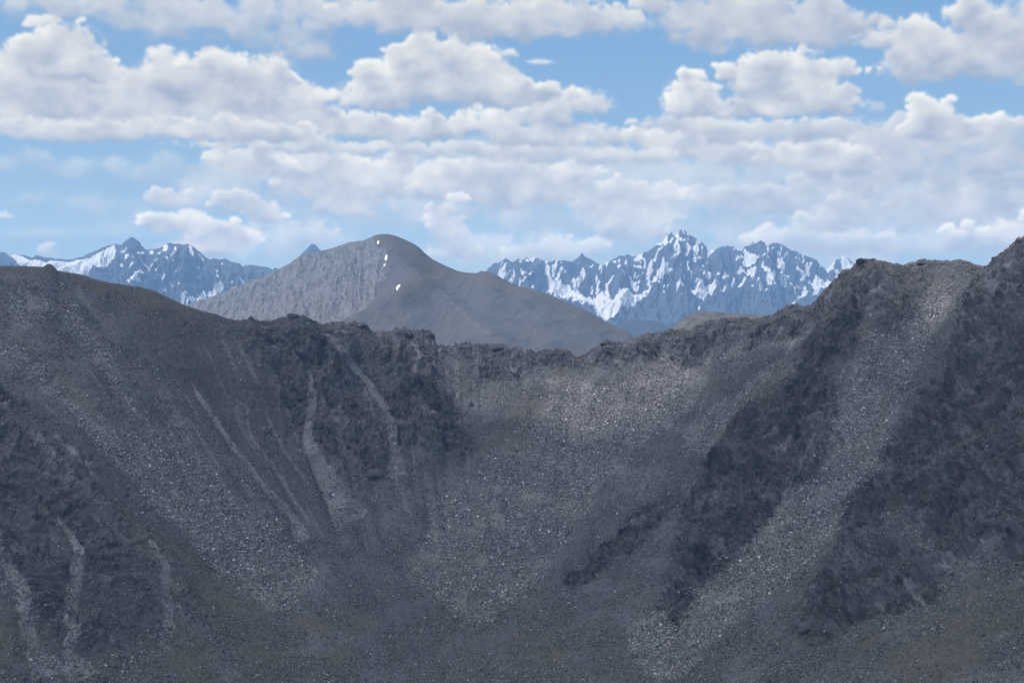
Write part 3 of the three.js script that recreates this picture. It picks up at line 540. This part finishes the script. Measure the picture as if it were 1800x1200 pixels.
// ---------------------------------------------------------------- the mountains behind
function mountain(name, o) {
  const f = flank(o), ts = [], { px0, px1, step, rows, shape, color, snow } = o;
  for (let px = px0 - 500; px < px0; px += 25) ts.push(sight(px, 500)[0]);
  for (let px = px0; px <= px1; px += step) ts.push(sight(px, 500)[0]);
  for (let px = px1 + 25; px <= px1 + 500; px += 25) ts.push(sight(px, 500)[0]);
  const back = 10, all = rows + back, cols = ts.length, sb = sight(900, o.footPy)[1];
  const P = new Float32Array(cols * all * 3), C = new Float32Array(cols * all * 3), S = snow ? new Float32Array(cols * all) : null;
  ts.forEach((t, i) => {
    const c = f.column(t), size = c.Zc / 1000;
    for (let j = 0; j < all; j++) {
      const k = (j * cols + i) * 3; let Z, y, q;
      if (j < back) { const d = Math.pow((back - j) / back, 1.5) * Math.min(900, 150 * size); Z = c.Zc + d; y = c.Hc + c.detail * Math.exp(-d / (size * 12)) - d * 0.6; q = 0; }
      else { const g = (j - back) / (rows - 1); q = g === 0 ? 0 : Math.max(0, f.solve(c, mix(c.scs, sb, g))); Z = mix(c.Zc, c.Zb, q); y = f.height(c, q); }
      const x0 = t * Z, d = shape(x0, y, Z, q) * sstep(-0.02, 0.16, q);
      P[k] = x0; P[k + 1] = y + d * 0.75; P[k + 2] = -Z + d * 0.65;
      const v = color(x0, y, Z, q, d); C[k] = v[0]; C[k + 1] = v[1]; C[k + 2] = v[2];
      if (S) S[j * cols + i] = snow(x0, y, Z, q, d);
    }
  });
  const g = gridGeometry(cols, all, P, C, S);
  let root;
  if (g.picked) {
    root = new THREE.Group(); root.name = name; root.userData.kind = 'structure'; scene.add(root);
    structure('rock_slopes', g.main, ground(), root); structure('snow_cover', g.picked, snowMat, root).userData.kind = 'stuff';
  } else root = structure(name, g.main, ground());
  const surface = (px, py) => {                               // point and normal on the finished ground
    const [t, s] = sight(px, py); let i = 0; while (i < cols - 2 && ts[i + 1] < t) i++;
    const c = f.column(t), v = back + Math.min(1, Math.max(0, (s - c.scs) / (sb - c.scs))) * (rows - 1), j = Math.min(all - 2, Math.floor(v)), a = (t - ts[i]) / (ts[i + 1] - ts[i]), b = v - j;
    const get = (A, m) => mix(mix(A[(j * cols + i) * 3 + m], A[(j * cols + i + 1) * 3 + m], a), mix(A[((j + 1) * cols + i) * 3 + m], A[((j + 1) * cols + i + 1) * 3 + m], a), b);
    return [[0, 1, 2].map((m) => get(P, m)), [0, 1, 2].map((m) => get(g.normals, m))];
  };
  return { root, surface, f };
}
const flatZ = (z) => [[-1500, z], [3300, z]];
function drawn(o, layers) {                                   // a plan map for a flank, with areas drawn on it
  const f = flank(o), m = new PlanMap(...o.bounds);
  const tools = (g) => ({ area: (pts, v) => g.fill(pts.map(([x, y]) => f.at(x, y)), v), stroke: (pts, v) => g.fill(strokeOutline(pts).map(([x, y]) => f.at(x, y)), v),
    spot: (x, y, w, h, v) => g.fill(Array.from({ length: 14 }, (_, i) => f.at(x + Math.cos(i / 7 * Math.PI) * w, y + Math.sin(i / 7 * Math.PI) * h)), v) });
  for (const [name, blur, paint] of layers) m.layer(name, (g) => paint(tools(g)), blur);
  return m;
}
const rockyRange = (k) => (x, y, Z, q) => {
  const w = fbm(x * 0.0011, Z * 0.0011, k, 3) * 260;
  return (ridged((x + w) * 0.0016, Z * 0.0007, k + 2, 5, 0.55) - 0.5) * 330 + (ridged((x + w * 0.5) * 0.006, Z * 0.003, k + 9, 4, 0.62) - 0.5) * 120 + (ridged(x * 0.02, Z * 0.012, k + 19, 3, 0.6) - 0.5) * 36;
};
const rockyColor = (k) => (x, y, Z) => { const n = 1 + fbm(x * 0.006, y * 0.004, Z * 0.006 + k, 4) * 0.7; return [0.090 * n, 0.100 * n, 0.122 * n]; };

// right-hand snowy range
const rightSpec = {
  crest: [[300, 560], [700, 520], [840, 486], [855, 475], [865, 465], [880, 458], [890, 455], [900, 460], [910, 456], [920, 457], [930, 450], [945, 453], [953, 457], [960, 459], [975, 458], [990, 458], [1005, 460], [1030, 460], [1050, 463], [1060, 467], [1066, 462], [1078, 455], [1090, 450], [1105, 447], [1112, 452], [1125, 447], [1140, 440], [1150, 435], [1156, 428], [1165, 425], [1170, 416], [1176, 412], [1181, 409], [1185, 416], [1190, 411], [1195, 406], [1200, 403], [1204, 405], [1210, 410], [1220, 416], [1226, 421], [1235, 426], [1243, 435], [1250, 439], [1260, 438], [1270, 434], [1280, 432], [1289, 433], [1297, 440], [1305, 440], [1311, 433], [1320, 430], [1323, 426], [1331, 427], [1336, 424], [1345, 427], [1348, 434], [1353, 429], [1360, 427], [1372, 428], [1380, 433], [1395, 440], [1410, 447], [1425, 452], [1435, 457], [1445, 468], [1452, 475], [1465, 488], [1500, 505], [1600, 540], [1800, 560], [2300, 580]],
  smoothness: 26, curve: 0.4, footPy: 606, jag: () => 2.2, Zc: flatZ(14000), Zb: flatZ(12500), bounds: [-3200, 6500, 12300, 14200, 5],
};
const rightMap = drawn(rightSpec, [['snow', 0, ({ area, stroke, spot }) => {
  area([[956, 512], [967, 505], [969, 498], [978, 498], [997, 500], [1015, 505], [1026, 514], [1033, 516], [1052, 509], [1066, 509], [1072, 514], [1079, 522], [1090, 516], [1110, 510], [1125, 509], [1140, 500], [1151, 500], [1143, 507], [1125, 522], [1116, 531], [1098, 542], [1079, 555], [1066, 560], [1052, 558], [1039, 551], [1033, 545], [1008, 534], [978, 522]]);
  for (const p of [[[964, 468, 2], [964, 483, 2], [970, 500, 3]], [[989, 466, 2], [982, 481, 3], [976, 498, 3]], [[1022, 476, 1.5], [1014, 490, 5], [1011, 504, 4]], [[1008, 480, 1], [1012, 496, 3]], [[1041, 485, 1.5], [1041, 508, 3]], [[1053, 484, 2], [1050, 508, 2]], [[1078, 484, 1.5], [1067, 497, 2.5], [1065, 514, 4]], [[1107, 480, 2], [1113, 496, 4], [1120, 499, 3]], [[1126, 485, 1.5], [1118, 498, 2]],
    [[1166, 431, 1.5], [1151, 452, 2.5], [1143, 465, 3], [1139, 473, 3], [1140, 484, 1.5], [1144, 500, 2]], [[1114, 453, 2], [1124, 450, 1.5], [1133, 452, 1.5], [1134, 466, 1.5]], [[1113, 466, 1.5], [1131, 466, 1.2]], [[1119, 478, 1], [1131, 475, 1.5]], [[1186, 419, 1], [1176, 428, 1.5]],
    [[1216, 432, 1.5], [1206, 446, 3]], [[1237, 434, 1], [1234, 446, 2], [1226, 452, 2]], [[1244, 434, 1.2], [1245, 460, 1.8]], [[1212, 470, 1.5], [1218, 474, 1.5], [1214, 486, 1]], [[1204, 478, 0.8], [1203, 488, 0.8]], [[1272, 505, 2], [1268, 520, 2]], [[1276, 500, 2], [1270, 512, 2]],
    [[1349, 430, 1.2], [1349, 448, 1.4]], [[1374, 432, 1.2], [1370, 456, 2]], [[1340, 464, 1.5], [1349, 484, 3], [1353, 502, 3.5], [1361, 511, 1.5]], [[1362, 476, 2], [1357, 498, 3], [1374, 511, 1.5]], [[1376, 478, 2], [1377, 498, 2]], [[1391, 486, 2], [1404, 502, 2]], [[1403, 462, 1.5], [1417, 477, 4], [1410, 482, 2]], [[1427, 459, 1.5], [1418, 476, 2]], [[1425, 481, 4], [1442, 491, 6], [1460, 500, 5]], [[1296, 499, 1.5], [1311, 491, 2.5]], [[1334, 515, 1], [1349, 513, 1.5]], [[1384, 532, 0.8], [1394, 527, 1], [1402, 529, 0.8]], [[1328, 448, 2], [1344, 452, 1.5], [1352, 462, 1.5]], [[1180, 458, 1], [1196, 446, 1], [1192, 438, 1]], [[1160, 470, 1], [1180, 484, 1]]]) stroke(p);
  area([[1166, 451], [1174, 463], [1180, 479], [1170, 487], [1162, 489], [1154, 479], [1162, 469]]);
  area([[1214, 503], [1230, 491], [1258, 489], [1260, 499], [1250, 513], [1218, 515]]);
  area([[1310, 443], [1334, 447], [1334, 457], [1304, 463]]); area([[1296, 473], [1316, 465], [1332, 467], [1326, 481], [1310, 483]]);
  for (const p of [[919, 476, 6, 3], [932, 490, 7, 2.5], [924, 500, 3, 2], [929, 457, 5, 3], [914, 459, 3, 2], [1088, 472, 4, 3], [1096, 486, 5, 2], [1080, 459, 3, 1.5], [1100, 460, 1.5, 3], [1155, 430, 5, 1.5], [1162, 428, 4, 1.5], [1200, 421, 6, 2], [1201, 411, 1.5, 4], [1190, 426, 2, 3], [1224, 451, 4, 4], [1212, 455, 3, 3], [1198, 469, 3, 5], [1244, 477, 8, 5], [1228, 487, 4, 2], [1276, 487, 6, 3], [1262, 482, 3, 2], [1358, 435, 4, 1], [1370, 469, 5, 4], [1386, 471, 5, 3], [1418, 503, 6, 5], [1434, 515, 5, 2], [1408, 506, 4, 3], [1338, 493, 6, 3], [1323, 507, 2, 1.5], [1168, 513, 2, 1], [1174, 506, 2, 1.5], [1158, 499, 3, 2], [1304, 446, 3, 2], [1312, 438, 2, 2], [890, 466, 2, 1.5], [952, 478, 2, 1], [1054, 470, 1.5, 3], [1026, 470, 2, 1.5], [1040, 466, 3, 1.5], [1400, 452, 2, 1], [1412, 456, 2, 2], [1368, 441, 1, 3], [1382, 445, 1, 2]]) spot(...p);
}]]);
mountain('snowy_mountain_range', { ...rightSpec, px0: 845, px1: 1505, step: 1.25, rows: 190, shape: rockyRange(3), color: rockyColor(5),
  snow: (x, y, Z, q, d) => {
    const wx = fbm(x * 0.012, Z * 0.012, 61, 3) * 26, wz = fbm(x * 0.012, Z * 0.012, 71, 3) * 40, m = rightMap.get('snow', x + wx, Z + wz), n = ridged(x * 0.02, y * 0.012, Z * 0.02, 3);
    const streaks = sstep(0.46, 0.52, fbm((x - y * 0.3) * 0.010, y * 0.004, Z * 0.004, 5, 0.6) + (1 - q) * 0.36 - 0.04) * sstep(0.7, 0.45, q);
    return Math.max(m * (0.4 + 0.85 * sstep(0.05, 0.35, n)), streaks) > 0.45 ? 1 : 0;
  } });

// left-hand snowy range
const leftSpec = {
  crest: [[-900, 470], [-300, 452], [-60, 448], [0, 443], [8, 443], [15, 451], [25, 447], [40, 448], [55, 453], [62, 449], [80, 452], [100, 455], [128, 456], [150, 449], [165, 441], [180, 434], [195, 430], [202, 427], [207, 429], [214, 429], [218, 425], [225, 420], [230, 415], [235, 418], [243, 424], [250, 433], [257, 438], [270, 438], [285, 434], [292, 429], [297, 427], [310, 429], [313, 427], [320, 430], [331, 429], [340, 435], [350, 442], [362, 452], [369, 457], [374, 454], [386, 456], [397, 454], [404, 460], [418, 462], [426, 467], [440, 465], [455, 467], [470, 469], [478, 473], [485, 470], [492, 476], [560, 490], [700, 530], [1000, 560]],
  smoothness: 26, curve: 0.4, footPy: 600, jag: () => 1.6, Zc: flatZ(13000), Zb: flatZ(11600), bounds: [-8000, -1500, 11400, 13200, 5],
};
const leftMap = drawn(leftSpec, [['snow', 0, ({ area, stroke, spot }) => {
  area([[15, 449], [27, 448], [55, 457], [80, 461], [97, 459], [127, 461], [143, 458], [167, 449], [187, 436], [200, 431], [203, 438], [200, 448], [180, 462], [167, 468], [152, 486], [120, 490], [90, 485], [60, 475], [38, 470], [28, 457]]);
  for (const p of [[[223, 435, 1.5], [212, 440, 1.5]], [[252, 440, 1.5], [240, 446, 2]], [[240, 447, 0.8], [260, 465, 1]], [[260, 462, 2], [277, 458, 1.5]], [[260, 478, 2], [248, 485, 4], [232, 496, 3]], [[217, 497, 1.5], [250, 500, 2]], [[334, 433, 2], [336, 444, 3], [341, 453, 2]], [[346, 446, 1], [356, 455, 1.2]], [[318, 530, 2], [340, 523, 3], [364, 517, 3], [391, 517, 4], [409, 510, 3], [418, 505, 3]], [[364, 514, 3], [380, 507, 4], [391, 500, 3]], [[425, 494, 3], [428, 506, 3]], [[434, 502, 4], [456, 491, 2.5]], [[326, 534, 2], [350, 526, 2]], [[446, 486, 1], [456, 491, 1]], [[-30, 452, 3], [-100, 460, 6]]]) stroke(p);
  for (const p of [[222, 448, 5, 4], [212, 458, 4, 3], [233, 470, 5, 3], [238, 464, 3, 2], [214, 466, 2, 2], [287, 488, 4, 3], [271, 495, 3, 1.5], [288, 505, 3, 1.5], [290, 437, 5, 6], [265, 442, 4, 3], [279, 445, 4, 2], [307, 437, 2, 5], [302, 444, 5, 1.5], [292, 452, 2.5, 2], [300, 492, 4, 2], [308, 475, 1.5, 3], [332, 500, 3, 1.5], [316, 507, 2, 1.5], [322, 503, 2, 1], [382, 481, 1.5, 1.5], [425, 483, 3, 1], [441, 485, 3, 1.5], [405, 494, 3, 1.5], [391, 461, 2, 1], [304, 458, 2, 1.5], [168, 474, 2, 1], [186, 492, 3, 1.5], [240, 424, 2, 0.8]]) spot(...p);
}]]);
mountain('snowy_mountain_range_001', { ...leftSpec, px0: -20, px1: 500, step: 1.25, rows: 150, shape: rockyRange(23), color: rockyColor(15),
  snow: (x, y, Z, q) => {
    const wx = fbm(x * 0.012, Z * 0.012, 61, 3) * 24, wz = fbm(x * 0.012, Z * 0.012, 71, 3) * 36, m = leftMap.get('snow', x + wx, Z + wz), n = ridged(x * 0.02, y * 0.012, Z * 0.02, 3);
    return m * (0.4 + 0.85 * sstep(0.0, 0.3, n)) > 0.45 || (fbm(x * 0.014, y * 0.006, Z * 0.006, 4) > 0.42 && q < 0.5) ? 1 : 0;
  } });

// three distant summits that look over the ranges
const farPeak = (name, crest, Z, px0, px1, thr) => mountain(name, { crest, smoothness: 8, curve: 0.3, footPy: 570, Zc: flatZ(Z), jag: () => 0.8, Zb: flatZ(Z - 1400), px0, px1, step: 1.5, rows: 70, shape: rockyRange(px0), color: rockyColor(px0),
  snow: thr ? (x, y, Z, q) => (fbm((x + y) * 0.006, y * 0.004, Z * 0.003, 4) > thr - (1 - q) * 0.15 ? 1 : 0) : undefined });
farPeak('distant_peak', [[100, 560], [440, 500], [490, 476], [525, 451], [535, 441], [545, 430], [549, 427], [556, 432], [565, 442], [580, 456], [640, 490], [1000, 560]], 15000, 480, 630, 0.62);
farPeak('distant_peak_001', [[700, 540], [960, 480], [1000, 464], [1012, 455], [1019, 450], [1023, 443], [1028, 450], [1040, 456], [1060, 470], [1120, 500], [1400, 560]], 15200, 950, 1110, 0.5);
farPeak('distant_peak_002', [[1100, 560], [1400, 505], [1450, 476], [1460, 466], [1470, 457], [1480, 451], [1485, 448], [1492, 454], [1505, 466], [1540, 490], [1700, 540], [2000, 570]], 15000, 1430, 1560, 0.02);

// wooded and grassy hills in front of the ranges
mountain('valley_hill', { crest: [[500, 640], [1000, 600], [1040, 588], [1080, 570], [1110, 563], [1140, 562], [1160, 566], [1185, 575], [1240, 590], [1500, 640]], smoothness: 20, curve: 0.2, footPy: 640, Zc: flatZ(9500), Zb: flatZ(8400), px0: 1030, px1: 1260, step: 4, rows: 24, shape: (x, y, Z) => fbm(x * 0.003, y * 0.003, Z * 0.003, 3) * 60, color: () => [0.04, 0.043, 0.05] });
mountain('valley_hill_001', { crest: [[1000, 640], [1120, 606], [1160, 588], [1190, 570], [1205, 557], [1220, 550], [1240, 547], [1270, 549], [1300, 551], [1335, 553], [1400, 562], [1500, 600], [1800, 680]], smoothness: 14, curve: 0.3, footPy: 640, Zc: flatZ(2700), Zb: flatZ(2300), px0: 1150, px1: 1450, step: 1.6, rows: 60,
  shape: (x, y, Z) => fbm(x * 0.02, y * 0.02, Z * 0.02, 4) * 10, color: (x, y, Z) => { const n = 1 + fbm(x * 0.05, y * 0.05, Z * 0.05, 4) * 0.8; return [0.085 * n, 0.08 * n, 0.075 * n]; } });

// the grey mountain in the middle
const greySpec = {
  crest: [[-600, 640], [100, 600], [250, 562], [330, 536], [345, 529], [375, 520], [400, 510], [430, 498], [455, 487], [480, 478], [500, 467], [510, 462], [516, 457], [530, 447], [560, 442], [580, 437], [600, 430], [615, 425], [635, 423], [645, 420], [655, 415], [665, 412], [680, 411], [695, 414], [710, 420], [725, 427], [735, 433], [745, 443], [760, 455], [775, 463], [790, 470], [805, 476], [820, 479], [838, 480], [845, 476], [860, 478], [870, 482], [880, 488], [900, 498], [910, 503], [930, 506], [950, 513], [970, 520], [1000, 533], [1020, 540], [1040, 550], [1060, 562], [1080, 573], [1100, 580], [1115, 590], [1250, 640], [1600, 720]],
  smoothness: 24, curve: 0.25, footPy: 665, Zc: flatZ(3900), Zb: [[-1500, 3000], [500, 3000], [900, 2900], [3300, 2900]], bounds: [-1800, 900, 2800, 3950, 2],
};
const greyMap = drawn(greySpec, [
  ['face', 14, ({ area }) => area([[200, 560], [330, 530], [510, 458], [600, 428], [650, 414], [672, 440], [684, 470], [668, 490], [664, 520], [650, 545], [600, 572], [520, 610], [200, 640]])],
  ['spur', 36, ({ stroke }) => { stroke([[672, 414, 4], [690, 450, 5], [720, 485, 6], [748, 500, 6], [700, 520, 6], [650, 548, 6], [590, 585, 8]]); stroke([[748, 500, 5], [800, 545, 6], [850, 590, 6], [900, 630, 8]]); stroke([[860, 480, 3], [930, 520, 4], [960, 570, 5], [990, 620, 6]]); }],
  ['brown', 16, ({ stroke }) => { stroke([[700, 430, 8], [740, 462, 14], [770, 480, 14], [750, 500, 14], [710, 520, 12], [690, 535, 8]]); stroke([[790, 480, 8], [870, 495, 12], [960, 530, 10], [1040, 565, 10], [1110, 595, 8]]); stroke([[640, 425, 4], [690, 420, 5]]); }],
  ['line', 2, ({ stroke }) => { stroke([[752, 502, 1.5], [790, 535, 2], [830, 575, 2.5], [860, 600, 2]]); stroke([[700, 545, 0.8], [660, 555, 1]]); stroke([[640, 570, 1], [600, 590, 2]]); }],
]);
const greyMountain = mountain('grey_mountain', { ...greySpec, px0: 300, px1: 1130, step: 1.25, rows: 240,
  shape: (x, y, Z, q) => {
    const face = sstep(0.3, 0.7, greyMap.get('face', x, Z)), spur = greyMap.get('spur', x, Z);
    return spur * 60 + fbm(x * 0.004, y * 0.004, Z * 0.003, 3) * 26 + face * ((ridged(x * 0.012 + Z * 0.002, y * 0.002, Z * 0.0025, 4, 0.6) - 0.5) * 15 + (ridged(x * 0.045 + Z * 0.004, y * 0.001, Z * 0.005, 4, 0.62) - 0.5) * 4 + (ridged(x * 0.05, y * 0.04, Z * 0.025, 4, 0.62) - 0.5) * 6) + (1 - face) * ((ridged((x - Z * 0.25) * 0.008, y * 0.003, Z * 0.002, 4, 0.55) - 0.5) * 9 + (ridged((x - Z * 0.3) * 0.035, y * 0.01, Z * 0.008, 3, 0.6) - 0.5) * 1.6);
  },
  color: (x, y, Z, q) => {
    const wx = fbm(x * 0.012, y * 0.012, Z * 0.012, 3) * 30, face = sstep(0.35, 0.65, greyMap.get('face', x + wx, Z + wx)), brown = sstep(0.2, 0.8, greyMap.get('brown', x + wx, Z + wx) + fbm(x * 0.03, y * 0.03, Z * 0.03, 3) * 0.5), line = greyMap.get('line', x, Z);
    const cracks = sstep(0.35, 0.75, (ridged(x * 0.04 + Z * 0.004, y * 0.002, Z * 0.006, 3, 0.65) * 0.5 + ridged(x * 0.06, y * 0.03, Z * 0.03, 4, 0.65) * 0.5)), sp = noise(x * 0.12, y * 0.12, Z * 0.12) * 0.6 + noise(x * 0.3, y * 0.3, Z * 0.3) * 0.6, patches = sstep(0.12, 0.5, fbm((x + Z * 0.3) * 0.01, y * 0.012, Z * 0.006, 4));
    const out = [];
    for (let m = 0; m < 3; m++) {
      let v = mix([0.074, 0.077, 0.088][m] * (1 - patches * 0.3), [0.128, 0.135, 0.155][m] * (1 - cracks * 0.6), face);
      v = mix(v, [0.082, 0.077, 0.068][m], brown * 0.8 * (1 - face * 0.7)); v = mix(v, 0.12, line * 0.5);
      out.push(Math.max(0.03, v * (1 + sp * mix(0.3, 0.6, face))));
    }
    return out;
  } });
console.log('mountains', (performance.now() / 1000).toFixed(1));

// old snow lying in hollows of the grey mountain
function snowPatch(name, label, px, py, w, h, lean) {
  const pos = [], idx = [], nr = 5, na = 18;
  for (let a = 0; a < na; a++) for (let k = 0; k <= nr; k++) {
    const r = k / nr, an = a / na * Math.PI * 2, e = 1 + noise(Math.cos(an) * 1.3, Math.sin(an) * 1.3, px) * 0.35, u = Math.cos(an) * w * r * e, v = Math.sin(an) * h * r * e;
    const [p, n] = greyMountain.surface(px + u - v * lean, py + v), lift = 2.2 * (1 - r * r) - 0.3 * (k === nr);
    pos.push(p[0] + n[0] * lift, p[1] + n[1] * lift, p[2] + n[2] * lift);
  }
  for (let a = 0; a < na; a++) for (let k = 0; k < nr; k++) { const b = (a + 1) % na, i = a * (nr + 1) + k, j = b * (nr + 1) + k; idx.push(i, j, i + 1, j, j + 1, i + 1); }
  const g = new THREE.BufferGeometry(); g.setAttribute('position', new THREE.Float32BufferAttribute(pos, 3)); g.setIndex(idx); g.computeVertexNormals();
  const m = new THREE.Mesh(g, snowMat); m.name = name; m.userData = { label, category: 'snow patch', group: 'snow patches on the grey mountain' }; put(m);
}
snowPatch('snow_patch', 'small upright snow patch just under the rounded summit of the grey mountain', 665, 427, 1.9, 4, 0.1);
snowPatch('snow_patch_001', 'oval snow patch midway between the summit patch and the lowest patch', 679, 458, 2.6, 4.4, 0.25);
snowPatch('snow_patch_002', 'thin sliver of snow directly below the middle oval snow patch', 676, 467, 2, 1.2, 0.6);
snowPatch('snow_patch_003', 'long slanting snow patch, the lowest and largest on the grey mountain', 701, 516, 2.9, 6.4, 0.45);

// the floor of the valleys, out to the horizon
(() => {
  const g = new THREE.PlaneGeometry(30000, 18000, 60, 60).rotateX(-Math.PI / 2).translate(0, -760, -7000), p = g.attributes.position, c = new Float32Array(p.count * 3);
  for (let i = 0; i < p.count; i++) { const n = fbm(p.getX(i) * 0.0004, 0, p.getZ(i) * 0.0004, 4); p.setY(i, -760 + n * 120); c.set([0.06 + n * 0.02, 0.065 + n * 0.02, 0.045], i * 3); }
  g.setAttribute('color', new THREE.BufferAttribute(c, 3)); g.computeVertexNormals(); structure('valley_ground', g, ground());
})();

// the cloud overhead whose thin shade lies on the cirque
function shadeCloud(name, over, above, rx, rz, seed, mat) {
  const n = 90, pos = [], idx = [], cx = over[0] + SUN.x / SUN.y * above, cz = over[1] + SUN.z / SUN.y * above;
  for (const side of [1, -1]) for (let j = 0; j <= n; j++) for (let i = 0; i <= n; i++) {   // a billowing top and a flatter base that meet at a ragged rim
    const a = i / n * 2 * Math.PI, r = j / n, edge = 1 + fbm(Math.cos(a) * 2.2, Math.sin(a) * 2.2, seed, 4) * 0.35, x = Math.cos(a) * r * rx * edge, z = Math.sin(a) * r * rz * edge, dome = Math.sqrt(Math.max(0, 1 - r * r));
    const y = side > 0 ? dome * (rx + rz) * 0.22 * (1 + billow(x * 0.004, z * 0.004, seed + 5, 4) * 0.6) : -dome * (rx + rz) * 0.06 * (1 + fbm(x * 0.004, z * 0.004, seed + 8, 3) * 0.8);
    pos.push(cx + x, above + y, cz + z);
  }
  for (const b of [0, (n + 1) * (n + 1)]) for (let j = 0; j < n; j++) for (let i = 0; i < n; i++) { const p = b + j * (n + 1) + i; idx.push(...(b ? [p, p + 1, p + n + 1, p + 1, p + n + 2, p + n + 1] : [p, p + n + 1, p + 1, p + 1, p + n + 1, p + n + 2])); }
  const g = new THREE.BufferGeometry(); g.setAttribute('position', new THREE.Float32BufferAttribute(pos, 3)); g.setIndex(idx); g.computeVertexNormals(); structure(name, g, mat);
}
const thinVapour = new THREE.MeshPhysicalMaterial({ color: 0xffffff, roughness: 0.42, transmission: 0.92, thickness: 0, specularIntensity: 0 });
const vapour = new THREE.MeshPhysicalMaterial({ color: 0xffffff, roughness: 0.62, transmission: 0.92, thickness: 0, specularIntensity: 0 });
shadeCloud('cloud', [-290, -760], 1500, 950, 580, 3, vapour);
shadeCloud('cloud_001', [60, -1150], 2300, 1350, 1000, 13, thinVapour);
renderer.render(scene, camera);
